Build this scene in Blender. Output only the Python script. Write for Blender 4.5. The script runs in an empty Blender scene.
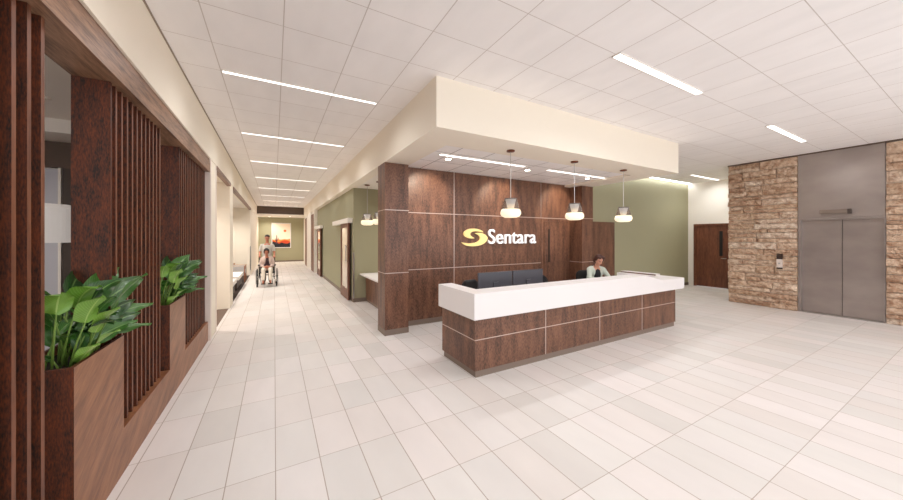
import bpy, bmesh, math, random
from mathutils import Vector, Matrix, noise, Euler
C = bpy.context.scene.collection
SC = bpy.context.scene
PI = math.pi
R = math.radians
V = Vector

# ------------------------------------------------------------------ materials
MATS = {}
def newmat(name):
    m = bpy.data.materials.new(name); m.use_nodes = True
    nt = m.node_tree; b = nt.nodes['Principled BSDF']
    MATS[name] = m
    return m, nt, b
def lin(c):
    return tuple(((x/255)/12.92 if x/255 <= .04045 else ((x/255+.055)/1.055)**2.4) for x in c) + (1,)
def plain(name, rgb, rough=.5, metal=0, spec=.5, emit=None, strength=0, noise_amt=0, nscale=8, alpha=None, trans=0, coat=0):
    m, nt, b = newmat(name)
    b.inputs['Base Color'].default_value = lin(rgb)
    b.inputs['Roughness'].default_value = rough
    b.inputs['Metallic'].default_value = metal
    b.inputs['Specular IOR Level'].default_value = spec
    b.inputs['Coat Weight'].default_value = coat
    b.inputs['Transmission Weight'].default_value = trans
    if emit:
        b.inputs['Emission Color'].default_value = lin(emit); b.inputs['Emission Strength'].default_value = strength
    if noise_amt:
        n = nt.nodes.new('ShaderNodeTexNoise'); n.inputs['Scale'].default_value = nscale; n.inputs['Detail'].default_value = 4
        g = nt.nodes.new('ShaderNodeNewGeometry'); nt.links.new(g.outputs['Position'], n.inputs['Vector'])
        mx = nt.nodes.new('ShaderNodeMix'); mx.data_type = 'RGBA'
        c = lin(rgb); mx.inputs[6].default_value = tuple(x*(1-noise_amt) for x in c[:3])+(1,); mx.inputs[7].default_value = tuple(min(1, x*(1+noise_amt)) for x in c[:3])+(1,)
        nt.links.new(n.outputs['Fac'], mx.inputs[0]); nt.links.new(mx.outputs[2], b.inputs['Base Color'])
    return m
def math_node(nt, op, a=None, b=None, va=None, vb=None):
    n = nt.nodes.new('ShaderNodeMath'); n.operation = op
    if a is not None: nt.links.new(a, n.inputs[0])
    elif va is not None: n.inputs[0].default_value = va
    if b is not None: nt.links.new(b, n.inputs[1])
    elif vb is not None: n.inputs[1].default_value = vb
    return n.outputs[0]
def wood(name, dark, light, scale=(14, 14, 1.2), fine=(90, 90, 5), rot=(0, 0, 0), rough=.45, bump=.03, contrast=.5):
    m, nt, b = newmat(name)
    g = nt.nodes.new('ShaderNodeNewGeometry')
    def layer(sc, det):
        mp = nt.nodes.new('ShaderNodeMapping'); mp.inputs['Scale'].default_value = sc
        r_ = nt.nodes.new('ShaderNodeMapping'); r_.inputs['Rotation'].default_value = rot
        nt.links.new(g.outputs['Position'], r_.inputs['Vector']); nt.links.new(r_.outputs[0], mp.inputs['Vector'])
        n = nt.nodes.new('ShaderNodeTexNoise'); n.inputs['Scale'].default_value = 1; n.inputs['Detail'].default_value = det
        n.inputs['Roughness'].default_value = .6
        nt.links.new(mp.outputs[0], n.inputs['Vector']); return n.outputs['Fac']
    a = layer(scale, 5); f = layer(fine, 3)
    s = math_node(nt, 'MULTIPLY', f, vb=contrast); s2 = math_node(nt, 'MULTIPLY', a, vb=1-contrast)
    t = math_node(nt, 'ADD', s, s2)
    cr = nt.nodes.new('ShaderNodeValToRGB')
    cr.color_ramp.elements[0].position = .38; cr.color_ramp.elements[0].color = lin(dark)
    cr.color_ramp.elements[1].position = .62; cr.color_ramp.elements[1].color = lin(light)
    nt.links.new(t, cr.inputs[0]); nt.links.new(cr.outputs[0], b.inputs['Base Color'])
    b.inputs['Roughness'].default_value = rough
    bp = nt.nodes.new('ShaderNodeBump'); bp.inputs['Strength'].default_value = bump; bp.inputs['Distance'].default_value = .01
    nt.links.new(t, bp.inputs['Height']); nt.links.new(bp.outputs[0], b.inputs['Normal'])
    return m

def grid_mat(name, x0, y0, sx, sy, lw, cols, line, rough, rough2=None, linex=None, bump=0):
    m, nt, b = newmat(name)
    g = nt.nodes.new('ShaderNodeNewGeometry'); sp = nt.nodes.new('ShaderNodeSeparateXYZ')
    nt.links.new(g.outputs['Position'], sp.inputs[0])
    u = math_node(nt, 'DIVIDE', math_node(nt, 'SUBTRACT', sp.outputs[0], vb=x0), vb=sx)
    v = math_node(nt, 'DIVIDE', math_node(nt, 'SUBTRACT', sp.outputs[1], vb=y0), vb=sy)
    fu = math_node(nt, 'FLOOR', u); fv = math_node(nt, 'FLOOR', v)
    cb = nt.nodes.new('ShaderNodeCombineXYZ'); nt.links.new(fu, cb.inputs[0]); nt.links.new(fv, cb.inputs[1])
    wn = nt.nodes.new('ShaderNodeTexWhiteNoise'); wn.noise_dimensions = '2D'; nt.links.new(cb.outputs[0], wn.inputs['Vector'])
    cr = nt.nodes.new('ShaderNodeValToRGB'); el = cr.color_ramp.elements
    while len(el) < len(cols): el.new(.5)
    for i, c in enumerate(cols): el[i].position = i/(len(cols)-1); el[i].color = lin(c)
    nt.links.new(wn.outputs['Value'], cr.inputs[0])
    # mottling inside a tile
    n = nt.nodes.new('ShaderNodeTexNoise'); n.inputs['Scale'].default_value = 5; n.inputs['Detail'].default_value = 5
    mp = nt.nodes.new('ShaderNodeMapping'); mp.inputs['Scale'].default_value = (1, .35, 1)
    nt.links.new(g.outputs['Position'], mp.inputs['Vector']); nt.links.new(mp.outputs[0], n.inputs['Vector'])
    br = nt.nodes.new('ShaderNodeMapRange'); br.inputs[3].default_value = .93; br.inputs[4].default_value = 1.06
    nt.links.new(n.outputs['Fac'], br.inputs[0])
    mul = nt.nodes.new('ShaderNodeVectorMath'); mul.operation = 'SCALE'
    nt.links.new(cr.outputs[0], mul.inputs[0]); nt.links.new(br.outputs[0], mul.inputs['Scale'])
    du = math_node(nt, 'MULTIPLY', math_node(nt, 'PINGPONG', u, vb=.5), vb=sx)
    dv = math_node(nt, 'MULTIPLY', math_node(nt, 'PINGPONG', v, vb=.5), vb=sy)
    lu = math_node(nt, 'LESS_THAN', du, vb=(linex or lw)); lv = math_node(nt, 'LESS_THAN', dv, vb=lw)
    ln = math_node(nt, 'MAXIMUM', lu, lv)
    mx = nt.nodes.new('ShaderNodeMix'); mx.data_type = 'RGBA'; mx.inputs[7].default_value = lin(line)
    nt.links.new(ln, mx.inputs[0]); nt.links.new(mul.outputs[0], mx.inputs[6]); nt.links.new(mx.outputs[2], b.inputs['Base Color'])
    b.inputs['Roughness'].default_value = rough
    b.inputs['Specular IOR Level'].default_value = .4
    return m

M = dict(
 wall_wood = wood('reception_wood', (64,40,30), (138,95,72), (9,9,1.6), (110,110,30), rough=.42, contrast=.55),
 slat_wood = wood('slat_wood', (26,9,2), (104,46,14), (24,24,5), (150,150,36), rough=.6, contrast=.6),
 lit_edge_wood = wood('slat_lit_edge_wood', (84,45,28), (128,78,52), (22,22,2.5), (120,120,12), rough=.5, contrast=.35),
 beam_wood = wood('beam_wood', (100,72,54), (166,128,102), (22,2.2,22), (160,12,160), rough=.45, contrast=.35),
 planter_wood = wood('planter_wood', (112,68,42), (156,105,72), (16,2.2,14), (90,10,80), rot=(R(-30),0,0), rough=.4, contrast=.3),
 door_wood = wood('door_wood', (82,46,32), (132,80,56), (9,9,1), (80,80,8), rough=.45),
 cream = plain('cream_paint', (242,233,217), .7, noise_amt=.01),
 white = plain('white_paint', (240,234,225), .6, noise_amt=.01),
 green = plain('green_paint', (160,156,127), .7, noise_amt=.015),
 trimw = plain('pale_trim', (228,214,204), .5),
 fascia = plain('mauve_brown_fascia', (140,112,98), .5),
 brown = plain('brown_bulkhead', (92,74,62), .6),
 plinth = plain('grey_brown_plinth', (128,112,100), .5),
 reveal = plain('metal_reveal', (205,185,175), .35, metal=.4),
 solid = plain('white_solid_surface', (236,232,231), .35),
 tray = grid_mat('tray_ceiling_tiles', 0.073, 2.045, .6125, .61, .006, [(246,242,240),(249,246,244)], (140,132,126), .8),
 ceil = grid_mat('ceiling_tiles', 0.073, 2.045, .6125, .61, .0035, [(244,241,240),(247,244,243)], (205,197,192), .85, linex=.0045),
 floor = grid_mat('floor_tiles', .008, 2.06, .305, .61, .0025, [(216,211,206),(228,224,220),(223,216,211),(233,226,223),(220,216,212)], (176,162,150), .38, linex=.0035),
 carpet = plain('brown_carpet', (118,98,86), .9, noise_amt=.15, nscale=60),
 dcarpet = plain('dark_carpet', (62,46,40), .9, noise_amt=.2, nscale=60),
 black = plain('black_plastic', (22,21,22), .45),
 rubber = plain('black_rubber', (18,18,18), .7),
 screenback = plain('monitor_shell', (66,66,74), .3),
 chrome = plain('brushed_metal', (190,186,182), .3, metal=1),
 darkmetal = plain('dark_metal', (105,95,90), .4, metal=.6),
 bronze = plain('bronze_metal', (128,78,58), .35, metal=.8),
 dark = plain('dark_slot', (45,28,20), .5),
 lampemit = plain('lit_diffuser', (255,252,248), .5, emit=(255,253,252), strength=1.6),
 coveemit = plain('cove_diffuser', (255,252,248), .5, emit=(248,250,255), strength=7),
 spotemit = plain('lit_downlight', (255,250,240), .5, emit=(255,244,225), strength=14),
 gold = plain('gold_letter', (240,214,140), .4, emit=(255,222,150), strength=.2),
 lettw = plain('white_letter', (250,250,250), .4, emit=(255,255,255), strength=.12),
 bowl = plain('frosted_glass', (255,246,225), .4, emit=(255,238,200), strength=.32),
 inner = plain('white_inner_cone', (250,248,245), .4, emit=(255,250,245), strength=.25),
 seatgrey = plain('grey_fabric', (190,186,184), .9, noise_amt=.05, nscale=80),
 bench = plain('white_upholstery', (238,232,226), .6),
 honey = plain('honey_wood', (196,140,80), .45),
 legwood = plain('chestnut_wood', (150,96,64), .5),
 skin = plain('skin', (206,150,125), .5, noise_amt=.03),
 skin2 = plain('tan_skin', (186,120,95), .5, noise_amt=.03),
 hair = plain('auburn_hair', (70,36,26), .55, noise_amt=.3, nscale=90),
 hairb = plain('black_hair', (26,20,18), .5, noise_amt=.3, nscale=90),
 lips = plain('lips', (165,80,75), .5), eye = plain('eye', (30,22,20), .3),
 blazer = plain('pale_sage_blazer', (196,204,192), .8), top = plain('black_top', (30,30,36), .8),
 tee = plain('pale_grey_tee', (205,200,192), .85), trousers = plain('charcoal_trousers', (48,46,48), .85),
 cardigan = plain('pale_pink_cardigan', (208,186,176), .85), cream_trousers = plain('cream_trousers', (232,222,208), .85),
 plum = plain('dark_plum_vest', (58,36,40), .8), tanshoe = plain('tan_shoe', (170,100,72), .5),
 blind = plain('pale_blind', (196,196,204), .7), darkpanel = plain('dark_brown_panel', (70,58,50), .6),
 soil = plain('dark_soil', (40,34,22), .95, noise_amt=.4, nscale=60),
 drum = plain('white_drum_shade', (226,222,218), .7, emit=(255,250,245), strength=.08),
)
# translucent smoked glass
m, nt, b = newmat('smoked_glass'); M['smoke'] = m
b.inputs['Base Color'].default_value = lin((120,108,102)); b.inputs['Roughness'].default_value = .1; b.inputs['Alpha'].default_value = .6
# frosted interior door glazing
m, nt, b = newmat('door_glass'); M['doorglass'] = m
b.inputs['Base Color'].default_value = lin((214,196,172)); b.inputs['Roughness'].default_value = .05; b.inputs['Coat Weight'].default_value = .6
b.inputs['Coat Roughness'].default_value = .03
# stainless steel
m, nt, b = newmat('stainless_steel'); M['steel'] = m
b.inputs['Metallic'].default_value = .85; b.inputs['Roughness'].default_value = .33
g = nt.nodes.new('ShaderNodeNewGeometry'); mp = nt.nodes.new('ShaderNodeMapping'); mp.inputs['Scale'].default_value = (1, 1.2, 2.2)
n = nt.nodes.new('ShaderNodeTexNoise'); n.inputs['Scale'].default_value = 1.2; n.inputs['Detail'].default_value = 6
cr = nt.nodes.new('ShaderNodeValToRGB'); cr.color_ramp.elements[0].color = lin((166,156,151)); cr.color_ramp.elements[1].color = lin((182,172,167))
cr.color_ramp.elements[0].position = .35; cr.color_ramp.elements[1].position = .7
nt.links.new(g.outputs['Position'], mp.inputs[0]); nt.links.new(mp.outputs[0], n.inputs['Vector']); nt.links.new(n.outputs['Fac'], cr.inputs[0]); nt.links.new(cr.outputs[0], b.inputs['Base Color'])
# ledge stone: colour varies per stone (connected piece) and with noise
m, nt, b = newmat('ledge_stone'); M['stone'] = m
g = nt.nodes.new('ShaderNodeNewGeometry')
cr = nt.nodes.new('ShaderNodeValToRGB'); el = cr.color_ramp.elements; el.new(.3); el.new(.6); el.new(.8)
for e_, (p_, c_) in zip(el, [(0,(196,164,138)),(.3,(222,194,168)),(.6,(234,210,186)),(.8,(208,178,150)),(1,(240,222,202))]): e_.position = p_; e_.color = lin(c_)
nt.links.new(g.outputs['Random Per Island'], cr.inputs[0])
n = nt.nodes.new('ShaderNodeTexNoise'); n.inputs['Scale'].default_value = 9; n.inputs['Detail'].default_value = 8; n.inputs['Roughness'].default_value = .65
nt.links.new(g.outputs['Position'], n.inputs['Vector'])
c2 = nt.nodes.new('ShaderNodeValToRGB'); c2.color_ramp.elements[0].position = .33; c2.color_ramp.elements[0].color = lin((176,142,118)); c2.color_ramp.elements[1].position = .6; c2.color_ramp.elements[1].color = (1,1,1,1)
nt.links.new(n.outputs['Fac'], c2.inputs[0])
mx = nt.nodes.new('ShaderNodeMix'); mx.data_type = 'RGBA'; mx.blend_type = 'MULTIPLY'; mx.inputs[0].default_value = .85
nt.links.new(cr.outputs[0], mx.inputs[6]); nt.links.new(c2.outputs[0], mx.inputs[7]); nt.links.new(mx.outputs[2], b.inputs['Base Color'])
b.inputs['Roughness'].default_value = .9
bp = nt.nodes.new('ShaderNodeBump'); bp.inputs['Strength'].default_value = 1; bp.inputs['Distance'].default_value = .05
n3 = nt.nodes.new('ShaderNodeTexNoise'); n3.inputs['Scale'].default_value = 22; n3.inputs['Detail'].default_value = 6; nt.links.new(g.outputs['Position'], n3.inputs['Vector'])
nt.links.new(n3.outputs['Fac'], bp.inputs['Height']); nt.links.new(bp.outputs[0], b.inputs['Normal'])
# leaves: pale midrib and fine side veins from UV
def leafmat(name, c0, c1, rib):
    m, nt, b = newmat(name)
    uv = nt.nodes.new('ShaderNodeUVMap'); sp = nt.nodes.new('ShaderNodeSeparateXYZ'); nt.links.new(uv.outputs[0], sp.inputs[0])
    g = nt.nodes.new('ShaderNodeNewGeometry')
    cr = nt.nodes.new('ShaderNodeValToRGB'); cr.color_ramp.elements[0].color = lin(c0); cr.color_ramp.elements[1].color = lin(c1)
    nt.links.new(g.outputs['Random Per Island'], cr.inputs[0])
    d = math_node(nt, 'ABSOLUTE', math_node(nt, 'SUBTRACT', sp.outputs[0], vb=.5))
    mid = math_node(nt, 'LESS_THAN', d, vb=.03)
    w = math_node(nt, 'SINE', math_node(nt, 'MULTIPLY', math_node(nt, 'SUBTRACT', math_node(nt, 'MULTIPLY', sp.outputs[1], vb=1.6), d), vb=60))
    vein = math_node(nt, 'MULTIPLY', math_node(nt, 'GREATER_THAN', w, vb=.75), vb=.22)
    f = math_node(nt, 'MAXIMUM', math_node(nt, 'MULTIPLY', mid, vb=.6), vein)
    mx = nt.nodes.new('ShaderNodeMix'); mx.data_type = 'RGBA'; mx.inputs[7].default_value = lin(rib)
    nt.links.new(f, mx.inputs[0]); nt.links.new(cr.outputs[0], mx.inputs[6]); nt.links.new(mx.outputs[2], b.inputs['Base Color'])
    b.inputs['Roughness'].default_value = .35
    return m
M['leaf'] = leafmat('leaf_green', (18,60,24), (62,112,38), (130,170,90))
M['leaf2'] = leafmat('leaf_bright', (92,140,44), (124,166,64), (176,204,120))
M['stem'] = plain('stem_green', (110,140,60), .5)

# ------------------------------------------------------------------ helpers
def wloc(p):
    v = V((0,0,0))
    while p is not None: v += p.location; p = p.parent
    return v
def link(name, me, mat, parent=None, local=False, smooth=False):
    if mat is not None:
        for mm in (mat if isinstance(mat, (list, tuple)) else [mat]): me.materials.append(mm)
    if smooth:
        for p in me.polygons: p.use_smooth = True
    o = bpy.data.objects.new(name, me); C.objects.link(o)
    if parent is not None:
        o.parent = parent
        if not local: me.transform(Matrix.Translation(-wloc(parent)))
    return o
def obj(name, bm, mat, parent=None, local=False, smooth=False, bevel=0):
    if bevel:
        es = [e for e in bm.edges if len(e.link_faces) == 2 and e.calc_face_angle(0) > R(40)]
        bmesh.ops.bevel(bm, geom=es, offset=bevel, segments=2, affect='EDGES', profile=.6)
    me = bpy.data.meshes.new(name); bm.normal_update(); bm.to_mesh(me); bm.free()
    return link(name, me, mat, parent, local, smooth)
def box(bm, x0, x1, y0, y1, z0, z1, M4=None):
    vs = [bm.verts.new((x, y, z)) for x in (x0, x1) for y in (y0, y1) for z in (z0, z1)]
    if M4 is not None:
        for v in vs: v.co = M4 @ v.co
    for f in ((0,1,3,2),(4,6,7,5),(0,4,5,1),(2,3,7,6),(0,2,6,4),(1,5,7,3)): bm.faces.new([vs[i] for i in f])
    bmesh.ops.recalc_face_normals(bm, faces=bm.faces[-6:] if False else list(bm.faces)[-6:])
def B(*boxes):
    bm = bmesh.new()
    for b_ in boxes: box(bm, *b_)
    return bm
def lathe(bm, prof, c=(0,0,0), n=28, close=False):
    rings = []
    for r_, z in prof:
        rings.append([bm.verts.new((c[0]+r_*math.cos(2*PI*k/n), c[1]+r_*math.sin(2*PI*k/n), c[2]+z)) for k in range(n)])
    for a, b_ in zip(rings, rings[1:]):
        for k in range(n): bm.faces.new((a[k], a[(k+1) % n], b_[(k+1) % n], b_[k]))
    if close:
        bm.faces.new(list(reversed(rings[0]))); bm.faces.new(rings[-1])
def tube(bm, pts, r, n=10, cap=True):
    pts = [V(p) for p in pts]; rings = []
    rr = r if isinstance(r, (list, tuple)) else [r]*len(pts)
    for i, p in enumerate(pts):
        t = (pts[min(i+1, len(pts)-1)] - pts[max(i-1, 0)]).normalized()
        up = V((0,0,1)) if abs(t.z) < .9 else V((1,0,0))
        a = t.cross(up).normalized(); b_ = t.cross(a).normalized()
        rings.append([bm.verts.new(p + a*rr[i]*math.cos(2*PI*k/n) + b_*rr[i]*math.sin(2*PI*k/n)) for k in range(n)])
    for a, b_ in zip(rings, rings[1:]):
        for k in range(n): bm.faces.new((a[k], b_[k], b_[(k+1) % n], a[(k+1) % n]))
    if cap:
        bm.faces.new(rings[0]); bm.faces.new(list(reversed(rings[-1])))
def torus(bm, c, Rr, r, axis='X', n=40, m_=8, a0=0, a1=2*PI):
    pts = []
    full = abs(a1-a0-2*PI) < 1e-6
    for i in range(n + (0 if full else 1)):
        a = a0 + (a1-a0)*i/n
        pts.append(a)
    rings = []
    for a in pts:
        ring = []
        for k in range(m_):
            b_ = 2*PI*k/m_; rad = Rr + r*math.cos(b_); w = r*math.sin(b_)
            if axis == 'X': q = (c[0]+w, c[1]+rad*math.cos(a), c[2]+rad*math.sin(a))
            elif axis == 'Z': q = (c[0]+rad*math.cos(a), c[1]+rad*math.sin(a), c[2]+w)
            ring.append(bm.verts.new(q))
        rings.append(ring)
    N = len(rings)
    for i in range(N if full else N-1):
        a, b_ = rings[i], rings[(i+1) % N]
        for k in range(m_): bm.faces.new((a[k], a[(k+1) % m_], b_[(k+1) % m_], b_[k]))
def prism(bm, pts2, axis, a, b_):
    """extrude polygon pts2 along axis from a to b_"""
    def q(p, w): return {'X': (w, p[0], p[1]), 'Y': (p[0], w, p[1]), 'Z': (p[0], p[1], w)}[axis]
    A = [bm.verts.new(q(p, a)) for p in pts2]; Bv = [bm.verts.new(q(p, b_)) for p in pts2]
    n = len(A); fs = [bm.faces.new(A), bm.faces.new(list(reversed(Bv)))]
    for i in range(n): fs.append(bm.faces.new((A[i], Bv[i], Bv[(i+1) % n], A[(i+1) % n])))
    bmesh.ops.recalc_face_normals(bm, faces=fs)
def thing(name, label, cat, loc, group=None, rz=0):
    o = bpy.data.objects.new(name, None); C.objects.link(o); o.location = loc; o.rotation_euler = (0, 0, rz)
    o.empty_display_size = .1
    o['label'] = label; o['category'] = cat
    if group: o['group'] = group
    return o
def tag(o, label, cat, group=None, kind=None):
    o['label'] = label; o['category'] = cat
    if group: o['group'] = group
    if kind: o['kind'] = kind
    return o
def struct(name, bm, mat, parent=None, **k):
    o = obj(name, bm, mat, parent, **k)
    if parent is None: o['kind'] = 'structure'
    return o
def sroot(name, loc=(0,0,0)):
    o = bpy.data.objects.new(name, None); C.objects.link(o); o.location = loc; o['kind'] = 'structure'; return o
def dup(root, loc, label=None, group=None, rz=None):
    r_ = root.copy(); C.objects.link(r_); r_.location = loc
    if rz is not None: r_.rotation_euler = (0, 0, rz)
    if label: r_['label'] = label
    if group: r_['group'] = group
    for ch in list(root.children):
        c_ = ch.copy(); C.objects.link(c_); c_.parent = r_
        for g_ in ch.children:
            d_ = g_.copy(); C.objects.link(d_); d_.parent = c_
    return r_

H = 3.66; W = -.965; SB = 3.05
# ------------------------------------------------------------------ room shell
struct('floor', B((W, 13.3, -3.2, 25.4, -.1, 0)), M['floor'])
bm = B((-6, W, -7, 7.1, -.1, 0), (-4.5, W, 7.1, 9.3, -.1, 0)); struct('floor_side_room', bm, M['carpet'])
struct('floor_waiting_room', B((-4.5, W, 9.3, 17.2, -.1, 0)), M['dcarpet'])
# main ceiling slab (the corridor and lobby)
struct('ceiling', B((-.93, 13.3, -3.2, 3.36, H, H+.1), (-.93, 1.684, 3.36, 22.7, H, H+.1), (7.25, 13.3, 3.36, 5.78, H, H+.1)), M['ceil'])
struct('ceiling_end', B((-1, 2.2, 22.7, 25.4, 3.12, 3.2)), M['white'])
# soffit round the reception: a ring with a grid tray inside, running on along the corridor
sof = bmesh.new()
for b_ in ((1.684, 7.25, 3.36, 3.98), (1.684, 2.15, 3.98, 5.36), (6.65, 7.25, 3.98, 5.76), (1.684, 2.15, 5.36, 5.77)):
    box(sof, *b_, SB, H+.1)
struct('ceiling_soffit', sof, M['cream'])
struct('ceiling_tray', B((2.15, 6.65, 3.98, 5.76, 3.1, 3.2)), M['tray'])
struct('ceiling_corridor_soffit', B((1.684, 1.90, 5.77, 22.7, SB, H+.1)), M['cream'])
struct('ceiling_alcove', B((1.90, 6.0, 5.9, 8.6, SB, SB+.1)), M['white'])
struct('ceiling_left_soffit', B((-1.12, -.93, -7, 22.7, SB, H+.1)), M['cream'])
struct('ceiling_waiting_room', B((-4.5, -1.12, 7.1, 17.1, SB, SB+.1)), M['white'])
struct('ceiling_side_room', B((-6, -1.12, -7, 6.2, 3.3, 3.4), (-6, -1.12, 6.2, 6.9, 3.12, 3.4)), M['white'])
# shadow gap along the top of the elevator wall and wall-to-ceiling gaps
struct('trim_1', B((10.68, 10.76, -6, 3.76, 3.63, 3.66)), M['brown'])
struct('trim_2', B((-.93, -.918, -7, 22.7, 3.648, 3.66)), plain('gap', (150,135,120), .8))
# walls
struct('wall_end', B((-1.2, 2.4, 25.3, 25.5, 0, 3.2)), M['green'])
struct('wall_bulkhead', B((-.93, 1.684, 22.7, 22.85, 3.19, H), (-.93, 1.684, 22.85, 22.9, 3.19, H)), M['brown'])
struct('baseboard_end', B((-.96, 2.2, 25.28, 25.3, 0, .1)), M['plinth'])
wl = bmesh.new()
for b_ in ((-1.12, -.94, 6.62, 7.22), (-1.12, -.95, 17.0, 25.3)): box(wl, *b_, 0, SB)
struct('wall_left', wl, M['cream'])
struct('trim_3', B((-1.15, -.932, 6.585, 6.66, 0, SB), (-1.15, -.932, 7.17, 7.24, 0, SB)), M['trimw'])
struct('wall_partition', B((-4.5, -.94, 9.32, 9.95, 0, SB)), M['cream'])
struct('wall_waiting_room', B((-4.5, -1.12, 17.0, 17.15, 0, SB), (-4.6, -4.5, 7.1, 17.15, 0, SB)), M['cream'])
struct('trim_4', B((-1.0, -.92, 7.22, 9.32, 2.97, SB)), M['fascia'])
struct('trim_5', B((-1.0, -.92, 9.95, 17.0, 2.97, SB)), M['fascia'])
struct('trim_6', B((-.97, -.93, 17.0, 17.09, .24, 1.33)), M['chrome'])
# side room behind the screen
struct('wall_side_room', B((-6, -1.12, 6.85, 7.1, 0, 3.4), (-6.1, -6, -7, 7.1, 0, 3.4)), M['white'])
struct('trim_7', B((-6, -1.12, 6.80, 6.85, 2.74, 3.12)), M['brown'])
for i, (a, b_) in enumerate(((-4.9, -4.1), (-4.0, -3.2), (-3.1, -2.74))):
    r_ = sroot('window_%d' % (i+1), (a, 6.84, .1))
    obj('blind', B((a, b_, 6.815, 6.835, .1, 2.72)), M['blind'], r_); obj('window_frame', B((a-.03, a, 6.79, 6.84, .1, 2.74), (b_, b_+.03, 6.79, 6.84, .1, 2.74)), M['white'], r_)
struct('trim_8', B((-2.7, -1.12, 6.80, 6.85, 0, 2.74)), M['darkpanel'])
# corridor right: green wall with doors, recesses beyond
struct('wall_corridor_right', B((1.84, 2.0, 8.6, 16.6, 0, SB), (2.0, 6.0, 8.6, 8.75, 0, SB)), M['green'])
struct('baseboard_right', B((1.825, 1.84, 8.6, 16.6, 0, .1), (1.84, 6.0, 8.585, 8.6, 0, .1)), M['plinth'])
struct('wall_far_right', B((1.69, 2.2, 16.6, 16.75, 0, SB), (1.69, 2.2, 18.2, 20.6, 0, SB), (1.75, 2.2, 22, 22.9, 0, SB), (1.87, 2.2, 22.9, 25.3, 0, SB), (2.05, 2.2, 16.75, 18.2, 0, SB), (2.05, 2.2, 20.6, 22, 0, SB), (1.72, 2.2, 16.75, 18.2, 2.9, SB), (1.72, 2.2, 20.6, 22, 2.9, SB)), M['white'])
for i, (a, b_) in enumerate(((16.75, 18.2), (20.6, 22.0))):
    struct('door_%d' % (i+1), B((1.70, 1.86, a+.02, b_-.02, 0, 2.9)), M['door_wood'])
struct('trim_9', B((1.826, 1.86, 8.583, 8.63, .1, 1.33)), M['chrome'])
# sliding doors on a face-mounted rail
for i, (y0, y1, r0, r1) in enumerate(((8.82, 9.95, 8.70, 11.2), (14.75, 15.95, 14.6, 16.55))):
    r_ = sroot('door_%d' % (i+3), (1.75, y0, 0))
    ym = y0+.15; yM = y1-.15
    fr = obj('door_frame', B((1.745, 1.79, y0, ym, .02, 2.12), (1.745, 1.79, yM, y1, .02, 2.12), (1.745, 1.79, ym, yM, .02, .30), (1.745, 1.79, ym, yM, 2.0, 2.12)), M['door_wood'], r_)
    obj('pane', B((1.76, 1.775, ym, yM, .30, 2.0)), M['doorglass'], fr)
    bm = bmesh.new(); yy = y0+.1; tube(bm, [(1.705, yy, 1.05), (1.705, yy, 1.52)], .014)
    for z in (1.1, 1.47): tube(bm, [(1.705, yy, z), (1.746, yy, z)], .01)
    obj('door_handle', bm, M['chrome'], r_, smooth=True)
    obj('rail_cover', B((1.70, 1.84, r0, r1, 2.12, 2.25)), M['white'], r_, bevel=.006)

# reception feature wall (vertical panels with metal reveals)
wr = sroot('wall_back', (4.5, 5.76, 0))
Z1, Z2 = 1.095, 2.215
for (x0, x1) in ((2.13, 3.295), (3.307, 5.80)):
    for (z0, z1) in ((.1, Z1-.006), (Z1+.006, Z2-.006), (Z2+.006, 3.1)):
        obj('wood_panel', B((x0, x1, 5.76, 5.80, z0, z1)), M['wall_wood'], wr)
obj('wood_panel', B((5.70, 6.86, 5.762, 5.80, Z2+.006, 3.1)), M['wall_wood'], wr)
obj('wood_panel', B((5.812, 5.90, 5.762, 5.80, .1, Z2-.006)), M['wall_wood'], wr)
obj('wood_panel', B((6.78, 6.9, 5.762, 5.80, .1, Z2-.006)), M['wall_wood'], wr)
obj('core', B((2.13, 7.25, 5.80, 5.95, 0, 3.2)), M['wall_wood'], wr)
rb = bmesh.new()
for z in (Z1, Z2): box(rb, 2.13, 5.80, 5.755, 5.80, z-.007, z+.007)
box(rb, 5.80, 6.86, 5.756, 5.80, Z2-.007, Z2+.007)
for (za, zb) in ((.1, 3.1),): box(rb, 3.294, 3.308, 5.754, 5.80, za, zb)
box(rb, 5.798, 5.806, 5.757, 5.80, Z2, 3.1)
obj('metal_reveal', rb, M['reveal'], wr)
obj('plinth', B((2.13, 5.9, 5.755, 5.80, 0, .1)), M['plinth'], wr)
dr = sroot('door_5', (6.3, 5.76, 0))
obj('door_leaf', B((5.905, 6.775, 5.75, 5.80, .01, 2.12)), M['door_wood'] if False else M['wall_wood'], dr)
obj('door_head', B((5.905, 6.775, 5.765, 5.80, 2.13, 2.205)), M['wall_wood'], dr)
obj('door_handle', B((6.04, 6.10, 5.742, 5.76, 1.10, 1.94)), M['dark'], dr)
# columns
def column(name, x0, x1, y0, y1):
    r_ = sroot(name, (x0, y0, 0))
    for (z0, z1) in ((.1, Z1-.006), (Z1+.006, Z2-.006), (Z2+.006, SB)):
        obj('wood_panel', B((x0, x1, y0, y1, z0, z1)), M['wall_wood'], r_)
    obj('metal_reveal', B((x0-.004, x1+.004, y0-.004, y1, Z1-.006, Z1+.006), (x0-.004, x1+.004, y0-.004, y1, Z2-.006, Z2+.006)), M['reveal'], r_)
    obj('plinth', B((x0-.004, x1+.004, y0-.004, y1, 0, .1)), M['plinth'], r_)
column('column', 1.688, 2.128, 5.38, 5.80)
column('column', 6.85, 7.28, 5.38, 5.80)
struct('wall_wainscot', B((7.25, 8.72, 5.72, 5.77, 0, 2.17)), M['wall_wood'])
struct('wall_green', B((7.25, 13.3, 5.78, 5.95, 0, H)), M['green'])
struct('baseboard_green', B((8.72, 13.15, 5.765, 5.78, 0, .1)), M['brown'])
struct('wall_far', B((13.15, 13.3, -6, 4.55, 0, H), (13.15, 13.3, 5.6, 5.78, 0, H), (13.15, 13.3, 4.55, 5.6, 2.2, H)), M['white'])
dr = sroot('door_6', (13.15, 5.1, 0))
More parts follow.
